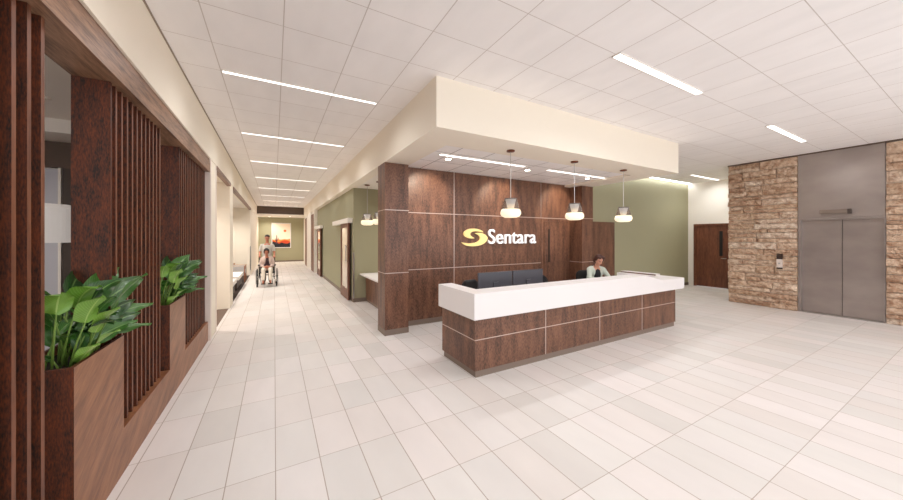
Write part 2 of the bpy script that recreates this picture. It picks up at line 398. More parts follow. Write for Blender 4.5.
obj('door_leaf', B((13.17, 13.22, 4.62, 5.53, .01, 2.13)), M['door_wood'], dr)
obj('door_frame', B((13.13, 13.25, 5.53, 5.6, 0, 2.2), (13.13, 13.25, 4.55, 4.62, 0, 2.2), (13.13, 13.25, 4.62, 5.53, 2.13, 2.2)), M['door_wood'], dr)
obj('vision_slot', B((13.16, 13.175, 4.77, 4.86, 1.10, 1.94)), M['black'], dr)
bm = bmesh.new(); tube(bm, [(13.17, 4.68, 1.02), (13.11, 4.68, 1.02), (13.11, 4.80, 1.02)], .012); obj('door_handle', bm, M['chrome'], dr, smooth=True)

# ------------------------------------------------------------------ stone wall and elevator
def stones(y0, y1, seed, skip=None):
    rnd = random.Random(seed); bm = bmesh.new(); z = 0.0; top = 3.628
    while z < top - .02:
        h = rnd.choice((.10, .13, .16, .20, .24)); 
        if z + h > top - .08: h = top - z
        y = y0
        while y < y1 - .02:
            L = rnd.uniform(.28, 1.0)
            if y + L > y1 - .2: L = y1 - y
            subs = [(z, z+h)]
            if h >= .2 and rnd.random() < .45:
                k = rnd.uniform(.4, .6); subs = [(z, z+h*k), (z+h*k, z+h)]
            for (a, b_) in subs:
                if skip and a < skip[3] and b_ > skip[2] and y < skip[1] and y+L > skip[0]: pr_ = .012
                else: pr_ = rnd.choice((.012, .03, .05, .075))
                g_ = .006; nu = max(2, int(L/.045)); nv = max(2, int((b_-a)/.04))
                grid = []
                for i in range(nv+1):
                    row = []
                    for j in range(nu+1):
                        yy = y+g_+(L-2*g_)*j/nu; zz = a+g_+(b_-a-2*g_)*i/nv
                        edge = min(i, nv-i, 1)*min(j, nu-j, 1)
                        d = pr_ + .030*noise.noise(V((yy*7, zz*12, seed*3.1+pr_*50))) + .022*noise.noise(V((yy*17, zz*26, pr_*90)))
                        row.append(bm.verts.new((10.70 - max(.002, d if edge else d-.016), yy, zz)))
                    grid.append(row)
                for i in range(nv):
                    for j in range(nu): bm.faces.new((grid[i][j], grid[i+1][j], grid[i+1][j+1], grid[i][j+1]))
                rim = [grid[0][j] for j in range(nu+1)] + [grid[i][nu] for i in range(1, nv+1)] + [grid[nv][j] for j in range(nu-1, -1, -1)] + [grid[i][0] for i in range(nv-1, 0, -1)]
                bk = [bm.verts.new((10.74, v.co.y, v.co.z)) for v in rim]
                for k in range(len(rim)): bm.faces.new((rim[k], rim[(k+1) % len(rim)], bk[(k+1) % len(rim)], bk[k]))
            y += L
        z += h
    bmesh.ops.recalc_face_normals(bm, faces=bm.faces[:])
    return bm
wrt = struct('wall_right', B((10.735, 10.95, 2.455, 3.745, 0, H), (10.735, 10.95, -6, 1.235, 0, H), (10.95, 11.1, -6, 3.75, 0, H), (10.95, 13.15, 3.6, 3.75, 0, H)), M['cream'])
obj('stone_facing', stones(2.455, 3.75, 4, (2.68, 2.82, .95, 1.36)), M['stone'], wrt)
obj('stone_facing', stones(-3.2, 1.235, 9), M['stone'], wrt)
el = thing('elevator', 'brushed steel two-leaf elevator doors under a tall steel header in the stone wall', 'elevator', (10.72, 1.845, 0))
obj('header_panel', B((10.69, 10.76, 1.24, 2.45, 2.16, 3.628)), M['steel'], el, bevel=.003)
obj('door_panel', B((10.80, 10.83, 1.815, 2.41, .012, 2.12)), M['steel'], el)
obj('door_panel', B((10.80, 10.83, 1.24, 1.805, .012, 2.12)), M['steel'], el)
obj('door_frame', B((10.69, 10.94, 2.405, 2.45, 0, 2.12), (10.69, 10.94, 1.24, 1.262, 0, 2.12), (10.69, 10.94, 1.24, 2.45, 2.12, 2.155)), M['steel'], el, bevel=.003)
obj('sill', B((10.70, 10.90, 1.262, 2.405, 0, .01)), M['chrome'], el)
obj('indicator', B((10.60, 10.69, 1.71, 2.10, 2.25, 2.335)), M['plinth'], el, bevel=.004)
obj('indicator_end', B((10.60, 10.69, 1.66, 1.71, 2.235, 2.335)), M['darkpanel'], el, bevel=.004)
obj('shaft_gap', B((10.84, 10.86, 1.25, 2.44, 0, 2.12)), M['dark'], el)
cp = thing('call_panel', 'small two-tone elevator call panel set in the stone left of the steel doors', 'call panel', (10.66, 2.75, .98))
obj('screen', B((10.64, 10.69, 2.705, 2.80, 1.20, 1.33)), M['dark'], cp)
obj('button_plate', B((10.635, 10.69, 2.705, 2.80, 1.0, 1.20)), M['trimw'], cp, bevel=.003)
obj('base_trim', B((10.64, 10.69, 2.705, 2.80, .965, .998)), M['dark'], cp)
bm = bmesh.new(); tube(bm, [(10.636, 2.7525, 1.1), (10.630, 2.7525, 1.1)], .018, 16); obj('button', bm, M['chrome'], cp)

# ------------------------------------------------------------------ wooden planter screen
sc_ = thing('planter_screen', 'dark wood slatted screen with two built-in planters along the left side', 'screen', (-1.05, 4.0, 0))
BZ, BT = 2.82, SB
obj('header_beam', B((-1.19, -.936, -.5, 6.58, BZ, 2.975), (-1.19, -.95, -.5, 6.58, 2.975, BT-.001)), M['beam_wood'], sc_)
obj('base_rail', B((-1.12, W, 2.56, 6.60, .0, .325), (-1.12, W, -.5, 2.56, .0, .10)), M['planter_wood'], sc_)
PIT = 1.835
for k in (-1, 0, 1):
    P0 = 2.54 + PIT*k
    y = P0 + .62
    # solid end panel facing the opening
    if k >= 0: pass
    obj('end_panel', B((-1.19, -1.0, P0+.555, P0+.58, .325, BZ)), M['slat_wood'], sc_)
    bm = bmesh.new(); f0 = P0+.635; n = 11 if k < 1 else 16
    for i in range(n):
        yy = f0 + i*.1
        zb = 1.0 if (yy < P0+.665 and k >= 0) else (.325 if k >= 0 else .10)
        box(bm, -1.12, -1.0, yy, yy+.028, zb, BZ)
    sp_ = obj('slat_panel', bm, [M['slat_wood'], M['lit_edge_wood']], sc_)
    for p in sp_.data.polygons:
        if p.normal.x > .9: p.material_index = 1  # edge veneer on front faces, with the front light painted into its lighter colour
    if k >= 0:
        pb = obj('planter_box', B((-1.27, W, P0, P0+.02, .11 if k == 0 else .325, 1.01), (-1.27, -1.25, P0+.02, P0+.66, .325, 1.01), (-.985, W, P0+.02, P0+.665, .325, 1.01), (-1.27, -1.19, P0+.64, P0+.66, .325, 1.01), (-1.0, -.985, P0+.645, P0+.665, .325, 1.01), (-1.25, -.985, P0+.02, P0+.553, .325, .40)), [M['planter_wood']], sc_)
        me = pb.data; me.materials.append(M['slat_wood'])
        for p in me.polygons:
            if p.normal.y < -.5 or p.normal.z > .5 or p.normal.x < -.5: p.material_index = 1
        obj('soil', B((-1.249, -.986, P0+.021, P0+.552, .90, .955)), M['soil'], sc_)

# ------------------------------------------------------------------ leafy plants
def leaf(bm, uvl, base, dirv, L, w, droop, roll=0, nx=7, ny=10, fold=.25, blunt=0):
    d = V(dirv).normalized(); side = d.cross(V((0,0,1)))
    if side.length < .1: side = V((1,0,0))
    side.normalize()
    pos = V(base); cur = d.copy(); rows = []
    for i in range(ny+1):
        t = i/ny
        ww = w*.5*(math.sin(PI*min(1, t**(.62 if not blunt else .8)*.985+.015))**(.8 if not blunt else .6))*(1-.1*t)
        if i == ny: ww = .002
        nrm = side.cross(cur).normalized()
        sd = (side*math.cos(roll) + nrm*math.sin(roll)).normalized(); n2 = sd.cross(cur).normalized()
        row = []
        for j in range(nx):
            u = j/(nx-1)*2-1
            off = sd*u*ww + n2*abs(u)*ww*fold + n2*.012*math.sin(t*9+u*2)*abs(u)
            row.append((bm.verts.new(pos+off), (j/(nx-1), t)))
        rows.append(row)
        pos = pos + cur*(L/ny)
        q = Matrix.Rotation(-droop/ny, 3, side); cur = (q @ cur).normalized()
    for a, b_ in zip(rows, rows[1:]):
        for j in range(nx-1):
            f = bm.faces.new((a[j][0], a[j+1][0], b_[j+1][0], b_[j][0])); f.smooth = True
            for lp, uv in zip(f.loops, (a[j][1], a[j+1][1], b_[j+1][1], b_[j][1])): lp[uvl].uv = uv
def plant(loc, label, seed, extra=(), scale=1.0, n=30):
    rnd = random.Random(seed)
    t = thing('leafy_plant', label, 'plant', loc, 'plants in the screen planters')
    b1 = bmesh.new(); u1 = b1.loops.layers.uv.new('UVMap'); b2 = bmesh.new(); u2 = b2.loops.layers.uv.new('UVMap'); st = bmesh.new()
    def one(bm, uvl, bx, by, az, el_, L, w, dr, hgt, roll=0, blunt=0):
        d = V((math.cos(az)*math.cos(el_), math.sin(az)*math.cos(el_), math.sin(el_)))
        b_ = V((bx, by, 0)); hgt = hgt*1.25+.03; top = b_ + V((math.cos(az)*hgt*.35, math.sin(az)*hgt*.35, hgt))
        tube(st, [b_, b_+(top-b_)*.5+V((0,0,hgt*.08)), top], [.006*scale, .005*scale, .0035*scale], 6)
        leaf(bm, uvl, top, d, L, w, dr, roll, blunt=blunt)
    for (which, bx, by, az, el_, L, w, dr, hgt, roll, blunt) in extra:
        one(b1 if which == 1 else b2, u1 if which == 1 else u2, bx, by, R(az), R(el_), L, w, R(dr), hgt, R(roll), blunt)
    for i in range(n):
        az = rnd.uniform(0, 2*PI)
        # fewer leaves point towards the slats behind
        hgt = rnd.uniform(.03, .24)*scale; el_ = R(rnd.uniform(15, 75))
        one(b1, u1, rnd.uniform(-.08, .08), rnd.uniform(-.16, .18), az, el_, rnd.uniform(.18, .28)*scale, rnd.uniform(.06, .095)*scale, R(rnd.uniform(20, 70)), hgt)
    obj('foliage', b1, M['leaf'], t, local=True); obj('young_foliage', b2, M['leaf2'], t, local=True); obj('stem', st, M['stem'], t, local=True, smooth=True)
    return t
E1 = [ # kind, base x, base y, azimuth, elevation, length, width, droop, stalk height, roll, blunt
 (1, .02, .12, 76, 26, .42, .15, 18, .24, -50, 0), (1, .03, .14, 68, 8, .44, .12, 14, .15, -45, 0), (1, .03, .05, 70, 34, .40, .15, 30, .22, -40, 0),
 (1, .0, .0, 80, 44, .38, .15, 30, .26, -50, 0), (1, .05, .18, 60, 2, .34, .11, 16, .07, -35, 0), (1, .04, .1, 62, 18, .30, .12, 20, .10, -55, 0),
 (1, -.02, -.05, 100, 40, .34, .15, 50, .30, -60, 0), (1, .02, .02, 74, 20, .42, .14, 18, .14, -55, 0), (1, .0, .1, 88, 36, .36, .14, 30, .18, -50, 0),
 (1, -.02, -.02, 60, 58, .30, .13, 60, .24, -30, 0), (1, .03, .0, 50, 30, .30, .12, 30, .05, -40, 0),
 (2, .05, -.16, -30, 72, .19, .15, 35, .20, 0, 1), (2, .07, -.08, -10, 66, .19, .16, 30, .13, 0, 1), (2, .0, -.2, -60, 72, .17, .13, 50, .26, 0, 1),
 (2, .07, -.12, -25, 60, .16, .12, 30, .0, 0, 1), (2, .07, -.02, 5, 55, .17, .13, 30, .03, 0, 1), (2, .0, -.12, -40, 70, .22, .15, 70, .27, 0, 1),
]
E2 = [(k, bx, by, az-(14 if k == 1 else 0), el_+4, L*.95, w_, dr, h_, ro, bl_) for (k, bx, by, az, el_, L, w_, dr, h_, ro, bl_) in E1]
plant((-1.09, 2.84, .955), 'large glossy green plant in the planter nearest the camera', 3, E1, 1.0, 26)
plant((-1.09, 2.84+PIT, .955), 'glossy green plant in the planter farther along the wood screen', 8, E2, 1.0, 24)

# ------------------------------------------------------------------ reception desk
rd = thing('reception_desk', 'long reception desk with white top band over dark wood panels', 'desk', (4.5, 3.7, 0))
X0, X1, Y0 = 2.14, 6.83, 3.22
ZR = .465
seams = [X0, 3.334, 4.524, 5.697, X1]
for a, b_ in zip(seams, seams[1:]):
    for (z0, z1) in ((.085, ZR-.005), (ZR+.005, .73)):
        obj('wood_panel', B((a+(.0 if a == X0 else .006), b_-(.0 if b_ == X1 else .006), Y0, Y0+.04, z0, z1)), M['wall_wood'], rd)
for (z0, z1) in ((.085, ZR-.005), (ZR+.005, .73)):
    obj('wood_panel', B((X0, X0+.04, Y0+.04, 4.08, z0, z1)), M['wall_wood'], rd)
    obj('wood_panel', B((X1-.04, X1, Y0+.04, 4.34, z0, z1)), M['wall_wood'], rd)
rv = bmesh.new()
box(rv, X0-.003, X1+.003, Y0-.003, Y0+.03, ZR-.005, ZR+.005); box(rv, X0-.003, X0+.03, Y0, 4.08, ZR-.005, ZR+.005)
for s_ in seams[1:-1]: box(rv, s_-.006, s_+.006, Y0-.003, Y0+.03, .085, .73)
obj('metal_reveal', rv, M['reveal'], rd)
obj('toe_kick', B((X0+.02, X1-.02, Y0+.015, Y0+.05, 0, .085), (X0+.02, X0+.05, Y0+.05, 4.06, 0, .085), (X1-.05, X1-.02, Y0+.05, 4.32, 0, .085)), M['plinth'], rd)
ct = bmesh.new()
yF = 3.17; ZT = 1.045; ZL = .935
prism(ct, [(2.10, .725), (7.06, .725), (7.06, ZL), (6.25, ZL), (5.75, ZT), (2.10, ZT)], 'Y', yF, 3.47)
prism(ct, [(3.47, .725), (4.12, .725), (4.12, ZT), (3.47, ZT)], 'X', 2.10, 2.32)
box(ct, 6.76, 7.06, 3.47, 4.38, .725, ZL)
box(ct, 6.90, 7.06, 3.62, 4.38, ZL, ZL+.03)
obj('countertop', ct, M['solid'], rd)
obj('lip_shadow_strip', B((6.885, 6.90, 3.62, 4.37, ZL, ZL+.022)), M['wall_wood'], rd)  # thin dark wood strip that draws the shadow line beside the raised lip
obj('back_panel', B((X0+.04, X1-.04, 3.40, 3.44, .1, .725)), M['wall_wood'], rd)
obj('work_surface', B((2.33, 6.75, 3.475, 4.15, .70, .74)), M['solid'], rd)
for x in (3.6, 5.1): obj('support_panel', B((x, x+.03, 3.45, 4.1, 0, .70)), M['wall_wood'], rd)

# monitors
def monitor(x, y, label):
    t = thing('monitor', label, 'monitor', (x, y, .74), 'monitors on the reception desk')
    bm = B((-.325, .325, -.012, .012, .21, .455)); obj('display', bm, M['screenback'], t, local=True, bevel=.004)
    bm = bmesh.new(); box(bm, -.05, .05, -.03, -.012, .10, .30); box(bm, -.03, .03, -.05, -.02, .01, .2); obj('neck', bm, M['screenback'], t, local=True)
    obj('foot', B((-.13, .13, -.1, .08, 0, .012)), M['black'], t, local=True, bevel=.004)
    return t
monitor(2.985, 3.92, 'left monitor of the pair on the white reception desk, its back turned')
monitor(3.655, 3.92, 'right monitor of the pair on the white reception desk, its back turned')
bm = B((-.21, .21, -.07, .07, 0, .02))
# office chairs
def office_chair(x, y, rz, label):
    t = thing('office_chair', label, 'chair', (x, y, 0), 'black office chairs behind the desk', rz)
    bm = bmesh.new(); box(bm, -.23, .23, -.22, .22, .43, .50); obj('seat', bm, M['black'], t, local=True, bevel=.03)
    bm = bmesh.new(); N = 12; rows = []
    for k in range(9):
        z = .54+.39*k/8; ww = .21+.02*math.sin(PI*k/8) - .07*max(0, (k-6)/2)**2
        rows.append([(ww*(2*j/N-1), .24+.05*(k/8) - .05*(2*j/N-1)**2 + 0, z) for j in range(N+1)])
    va = [[bm.verts.new(p) for p in r_] for r_ in rows]; vb = [[bm.verts.new((p[0], p[1]+.03, p[2])) for p in r_] for r_ in rows]
    for a, s_ in ((va, 1), (vb, -1)):
        for i in range(8):
            for j in range(N): bm.faces.new((a[i][j], a[i][j+1], a[i+1][j+1], a[i+1][j])[::s_])
    for i in range(8):
        bm.faces.new((va[i][0], va[i+1][0], vb[i+1][0], vb[i][0])); bm.faces.new((va[i][N], vb[i][N], vb[i+1][N], va[i+1][N]))
    for j in range(N):
        bm.faces.new((va[0][j], vb[0][j], vb[0][j+1], va[0][j+1])); bm.faces.new((va[8][j], va[8][j+1], vb[8][j+1], vb[8][j]))
    obj('backrest', bm, M['black'], t, local=True, smooth=True)
    for s_ in (-1, 1):
        bm = bmesh.new(); tube(bm, [(s_*.22, .05, .46), (s_*.29, .05, .5), (s_*.29, .05, .66), (s_*.28, -.16, .69), (s_*.28, .16, .69)], .014, 8)
        obj('armrest', bm, M['black'], t, local=True, smooth=True)
    bm = bmesh.new(); tube(bm, [(0, .2, .46), (0, .30, .5), (0, .31, .75)], .02, 8); obj('back_support', bm, M['black'], t, local=True)
    bm = bmesh.new(); tube(bm, [(0, 0, .10), (0, 0, .44)], .028, 12); obj('pedestal', bm, M['chrome'], t, local=True)
    bm = bmesh.new()
    for k in range(5):
        a = 2*PI*k/5; tube(bm, [(0, 0, .11), (.28*math.cos(a), .28*math.sin(a), .075)], [.022, .014], 8)
    obj('star_base', bm, M['black'], t, local=True)
    for k in range(5):
        a = 2*PI*k/5; bm = bmesh.new(); x_, y_ = .28*math.cos(a), .28*math.sin(a)
        tube(bm, [(x_-.02, y_, .03), (x_+.02, y_, .03)], .03, 12); obj('caster', bm, M['rubber'], t, local=True)
    return t
office_chair(3.25, 4.72, R(15), 'black office chair half hidden behind the left monitor')
office_chair(4.78, 4.62, R(-10), 'empty black office chair showing just right of the monitors')
office_chair(6.46, 4.84, R(-22), 'black office chair the receptionist sits on')

# pendants
def pendant(x, y, label, top=SB, group='glass pendants over the reception desk'):
    t = thing('pendant_light', label, 'pendant lamp', (x, y, 2.03), group)
    bm = bmesh.new(); h = top-2.03; lathe(bm, [(.0, h-.001), (.062, h-.001), (.062, h-.02), (.02, h-.028), (0, h-.028)], n=24); obj('canopy', bm, M['bronze'], t, local=True)
    bm = bmesh.new(); tube(bm, [(0,0,.29), (0,0,h-.02)], .006, 6); obj('cord', bm, M['chrome'], t, local=True)
    bm = bmesh.new(); lathe(bm, [(.001, 0), (.095, .002), (.138, .022), (.156, .058), (.152, .092), (.138, .122), (.125, .128)], n=32); obj('glass_bowl', bm, M['bowl'], t, local=True, smooth=True)
    bm = bmesh.new(); lathe(bm, [(.136, .120), (.118, .20), (.094, .285)], n=32); obj('glass_collar', bm, M['smoke'], t, local=True, smooth=True)
    bm = bmesh.new(); lathe(bm, [(.001, .292), (.093, .292), (.095, .284), (.001, .280)], n=32); obj('cap', bm, M['darkmetal'], t, local=True)
    bm = bmesh.new(); lathe(bm, [(.001, .115), (.045, .12), (.080, .275), (.001, .276)], n=24); obj('inner_cone', bm, M['inner'], t, local=True, smooth=True)
    return t
pendant(3.13, 3.73, 'glass pendant lamp over the desk nearest the wood column')
pendant(4.555, 3.73, 'middle glass pendant lamp of three over the reception desk')
pendant(5.965, 3.73, 'glass pendant lamp over the right end of the desk')
pendant(2.04, 7.95, 'glass pendant lamp in the green side alcove, fully in view', group='pendants in the alcove')
pendant(2.16, 7.35, 'glass pendant lamp in the alcove half hidden by the wood column', group='pendants in the alcove')

# wall sign
sg = thing('wall_sign', 'gold swirl emblem and white Sentara lettering on the wood wall', 'sign', (4.5, 5.74, 1.55))
def smooth_loop(pts, n=8):
    out = []; N = len(pts)
    for i in range(N):
        p0, p1, p2, p3 = [V((*pts[(i+k-1) % N], 0)) for k in range(4)]
        sharp = False
        for s_ in range(n):
            t = s_/n
            q = .5*((2*p1) + (p2-p0)*t + (2*p0-5*p1+4*p2-p3)*t*t + (3*p1-p0-3*p2+p3)*t**3)
            out.append((q.x, q.y))
    return out
def open_spline(pts, n=8):
    P_ = [V((*p, 0)) for p in pts]; P_ = [2*P_[0]-P_[1]] + P_ + [2*P_[-1]-P_[-2]]; out = []
    for i in range(1, len(P_)-2):
        p0, p1, p2, p3 = P_[i-1:i+3]
        for s_ in range(n):
            t = s_/n; q = .5*((2*p1) + (p2-p0)*t + (2*p0-5*p1+4*p2-p3)*t*t + (3*p1-p0-3*p2+p3)*t**3); out.append((q.x, q.y))
    out.append((P_[-2].x, P_[-2].y)); return out
def swirl(chains):
    loop = []
    for c_ in chains: loop += open_spline(c_)[:-1]
    return loop
# emblem pixel layout (u right, v down) from 62..318 x 62..242 mapped onto the wall
def em(u, v):   # -> X, Z on the wall
    return (3.47 + (u-60)/260*.675, 1.922 - (v-62)/180*.385)
outer1 = [(274,100),(262,86),(225,70),(175,63),(125,70),(90,92),(80,118),(92,142),(130,160),(180,164)]
inner1 = [(184,160),(160,146),(143,128),(145,108),(165,95),(200,90),(240,93),(274,100)]
outer2 = [(60,202),(85,225),(130,240),(185,242),(245,232),(290,208),(316,172),(312,145),(285,120),(240,106),(192,108)]
inner2 = [(196,114),(225,128),(242,150),(238,175),(215,197),(175,209),(120,212),(60,202)]
for ch in ((outer1, inner1), (outer2, inner2)):
    lp = [em(*p) for p in swirl(ch)]
    bm = bmesh.new(); prism(bm, lp, 'Y', 5.715, 5.755)
    bmesh.ops.triangulate(bm, faces=[f for f in bm.faces if len(f.verts) > 4])
    obj('emblem', bm, M['gold'], sg)
cu = bpy.data.curves.new('txt', 'FONT'); cu.body = 'Sentara'; cu.size = 1; cu.extrude = .02; cu.offset = .004; cu.resolution_u = 6
to = bpy.data.objects.new('txt', cu); C.objects.link(to); bpy.context.view_layer.update()
me = bpy.data.meshes.new_from_object(to.evaluated_get(bpy.context.evaluated_depsgraph_get()))
bpy.data.objects.remove(to)
bm = bmesh.new(); bm.from_mesh(me)
bmesh.ops.remove_doubles(bm, verts=bm.verts[:], dist=1e-5)
xs = [v.co.x for v in bm.verts]; ys = [v.co.y for v in bm.verts]
# cap height of the S sets the vertical scale
x_0, x_1 = min(xs), max(xs); y_0, y_1 = min(ys), max(ys)
SX = (5.60-4.165)/(x_1-x_0); SY = (1.912-1.582)/(y_1-y_0)
for v in bm.verts:
    v.co = V((4.165+(v.co.x-x_0)*SX, 5.735 - v.co.z, 1.582+(v.co.y-y_0)*SY))
bm.verts.ensure_lookup_table(); seen = set(); comps = []
for v in bm.verts:
    if v in seen: continue
    stk = [v]; comp = set([v])
    while stk:
        q = stk.pop()
        for e in q.link_edges:
            o_ = e.other_vert(q)
            if o_ not in comp: comp.add(o_); stk.append(o_)
    seen |= comp; comps.append(comp)
comps.sort(key=lambda c_: min(v.co.x for v in c_))
for c_ in comps:
    b2 = bmesh.new(); mp_ = {v: b2.verts.new(v.co) for v in c_}
    for f in bm.faces:
        if f.verts[0] in c_: b2.faces.new([mp_[v] for v in f.verts])
    bmesh.ops.recalc_face_normals(b2, faces=b2.faces[:])
    obj('letter', b2, M['lettw'], sg)
bm.free()

# ------------------------------------------------------------------ ceiling lights
def strip(x0, x1, y, z, label, group, w=.065):
    t = thing('linear_light', label, 'ceiling light', ((x0+x1)/2, y, z), group)
    obj('housing', B((x0, x1, y-w/2, y-w/2+.008, z-.012, z+.03), (x0, x1, y+w/2-.008, y+w/2, z-.012, z+.03), (x0, x0+.008, y-w/2, y+w/2, z-.012, z+.03), (x1-.008, x1, y-w/2, y+w/2, z-.012, z+.03)), M['white'], t)
    obj('diffuser', B((x0+.008, x1-.008, y-w/2+.008, y+w/2-.008, z-.010, z+.02)), M['lampemit'], t)
    for k in range(3):
        L_ = bpy.data.lights.new('strip_beam', 'SPOT'); L_.energy = 14.5; L_.color = (.975, .98, 1); L_.spot_size = R(168); L_.spot_blend = 1; L_.shadow_soft_size = .02
        lo = bpy.data.objects.new('strip_beam', L_); C.objects.link(lo); lo.parent = t; lo.location = ((k-1)*(x1-x0)*.3, 0, -.02)
names = ['first', 'second', 'third', 'fourth', 'fifth', 'sixth', 'seventh', 'eighth']
for k in range(8):
    strip(-.53, 1.285, 4.48+2.45*k, H, '%s linear light counted from the near end of the corridor ceiling' % names[k], 'linear lights down the corridor ceiling')
strip(-.53, 1.285, 2.045, H, 'linear light in the ceiling overhead, out of frame above the screen', 'linear lights overhead behind the view')
strip(3.14, 4.96, 2.045, H, 'longer-looking linear light high over the floor before the desk', 'linear lights in the lobby ceiling', .095)
strip(7.43, 9.28, 2.045, H, 'linear light in the lobby ceiling closest to the elevator', 'linear lights in the lobby ceiling', .095)
strip(11.19, 13.03, 4.83, H, 'linear light over the recess by the brown door, behind the stone wall', 'linear lights in the lobby ceiling', .095)
for i, x in enumerate((-.5, 3.6, 7.5)):  # unseen row of strips added as fill light for the lobby
    strip(x, x+1.83, -1.6, H, 'added fill light strip, unseen, in the lobby ceiling behind the viewpoint', 'added fill lights behind the viewpoint', .11)
strip(2.36, 4.21, 4.60, 3.10, 'linear light in the lowered tray above the monitors', 'linear lights in the reception tray', .09)
strip(4.81, 6.69-.06, 4.60, 3.10, 'linear light in the lowered tray nearer its right end', 'linear lights in the reception tray', .09)
for i, (x, lb) in enumerate(((2.65, 'round recessed downlight in the tray nearest the left column'), (4.49, 'round recessed downlight in the middle of the tray'), (6.34, 'round recessed downlight at the right end of the tray'))):
    t = thing('downlight', lb, 'ceiling light', (x, 4.83, 3.1), 'downlights in the reception tray')
    bm = bmesh.new(); lathe(bm, [(.065, .0), (.065, -.008), (.05, -.008), (.05, .01)], n=24); obj('ring', bm, M['white'], t, local=True)
    bm = bmesh.new(); lathe(bm, [(.001, -.005), (.05, -.005), (.05, .0)], n=24); obj('lens', bm, M['spotemit'], t, local=True)
    L_ = bpy.data.lights.new('wall_wash', 'SPOT'); L_.energy = 36; L_.color = (1, .86, .68); L_.spot_size = R(72); L_.spot_blend = .6; L_.shadow_soft_size = .03
    lo = bpy.data.objects.new('wall_wash', L_); C.objects.link(lo); lo.parent = t; lo.location = (0, .0, -.03)
    lo.rotation_euler = Euler((R(56), 0, 0))
def round_light(x, y, z, label, grp, energy, r=.06):
    t = thing('downlight', label, 'ceiling light', (x, y, z), grp)
    bm = bmesh.new(); lathe(bm, [(r+.015, .0), (r+.015, -.008), (r, -.008), (r, .01)], n=24); obj('ring', bm, M['white'], t, local=True)
    bm = bmesh.new(); lathe(bm, [(.001, -.005), (r, -.005), (r, .0)], n=24); obj('lens', bm, M['spotemit'], t, local=True)
    L_ = bpy.data.lights.new('downlight_beam', 'SPOT'); L_.energy = energy; L_.color = (1, .93, .85); L_.spot_size = R(150); L_.spot_blend = .8; L_.shadow_soft_size = .06
    lo = bpy.data.objects.new('downlight_beam', L_); C.objects.link(lo); lo.parent = t; lo.location = (0, 0, -.03)
for (x, y, lb) in ((-1.75, 11.6, 'recessed downlight in the waiting area ceiling above the nearer bench'), (-1.75, 13.6, 'recessed downlight in the waiting area ceiling above the farther bench'), (-1.75, 15.6, 'recessed downlight in the waiting area ceiling above the armchairs'), (-2.1, 8.2, 'recessed downlight in the ceiling just past the wood screen')):
    round_light(x, y, SB, lb, 'downlights over the waiting area', 110)
for (x, y, lb) in ((-2.6, 1.2, 'added fill downlight in the side room nearest the viewpoint'), (-2.6, 3.6, 'added fill downlight in the side room behind the first planter'), (-3.8, 5.2, 'added fill downlight in the side room by its far wall')):
    round_light(x, y, 3.3, lb, 'added fill downlights in the side room', 60 if y > 5 else 14)  # downlights added to brighten the room behind the screen
round_light(3.2, 7.4, SB, 'recessed downlight in the alcove ceiling behind the wood wall', 'downlights in the alcove', 60)
for (y, lb) in ((23.6, 'added downlight in place of the cove light, in the lower ceiling before the picture'), (24.5, 'added downlight in place of the cove light, beside the picture at the corridor end')):
    round_light(.9 if y < 24 else -.3, y, 3.12, lb, 'added downlights at the corridor end', 60)  # downlights added here in place of the lit cove
# wall washer over the green wall
t = thing('cove_light', 'thin bright cove light along the top of the green wall', 'ceiling light', (10.3, 5.66, H))
obj('diffuser', B((7.3, 13.1, 5.66, 5.72, H-.012, H+.01)), M['coveemit'], t)

# ------------------------------------------------------------------ alcove counter
al = thing('alcove_counter', 'white-topped wooden counter in the green alcove behind the column', 'counter', (2.6, 7.2, 0))
obj('worktop', B((2.0, 2.75, 5.96, 8.58, .72, .76)), M['solid'], al, bevel=.005)
obj('wood_front', B((2.16, 2.20, 5.97, 8.58, .08, .72)), M['wall_wood'], al)
obj('toe_kick', B((2.18, 2.22, 5.97, 8.58, 0, .08)), M['plinth'], al)
obj('side_panel', B((2.20, 2.74, 5.97, 6.0, 0, .72)), M['wall_wood'], al)

# ------------------------------------------------------------------ artwork at the corridor end
pc = thing('framed_picture', 'tall white-framed desert sunset picture on the far green wall', 'picture', (.43, 25.28, 1.0))
fx0, fx1, fz0, fz1 = -.17, 1.04, .98, 2.74
obj('frame', B((fx0, fx0+.05, 25.24, 25.3, fz0, fz1), (fx1-.05, fx1, 25.24, 25.3, fz0, fz1), (fx0+.05, fx1-.05, 25.24, 25.3, fz0, fz0+.05), (fx0+.05, fx1-.05, 25.24, 25.3, fz1-.05, fz1)), plain('frame_white', (225,222,222), .5), pc)
def flat(name, pts, y, mat):
    bm = bmesh.new(); prism(bm, pts, 'Y', y, 25.285); bmesh.ops.triangulate(bm, faces=[f for f in bm.faces if len(f.verts) > 4]); return obj(name, bm, mat, pc)
flat('print_sky', [(-.12, 1.03), (.99, 1.03), (.99, 2.69), (-.12, 2.69)], 25.275, plain('print_cream', (252,232,210), .6))
flat('print_sun', [(.66+.085*math.cos(2*PI*k/24), 2.19+.085*math.sin(2*PI*k/24)) for k in range(24)], 25.272, plain('print_orange', (226,116,44), .6))
flat('print_dunes', [(-.12, 1.03), (.99, 1.03), (.99, 1.62), (.8, 1.58), (.6, 1.60), (.4, 1.56), (.2, 1.60), (0, 1.54), (-.12, 1.60)], 25.270, plain('print_peach', (240,150,70), .6))
flat('print_dunes', [(-.12, 1.03), (.99, 1.03), (.99, 1.42), (.85, 1.50), (.65, 1.54), (.45, 1.48), (.25, 1.38), (.05, 1.46), (-.12, 1.52)], 25.267, plain('print_red', (206,70,28), .6))
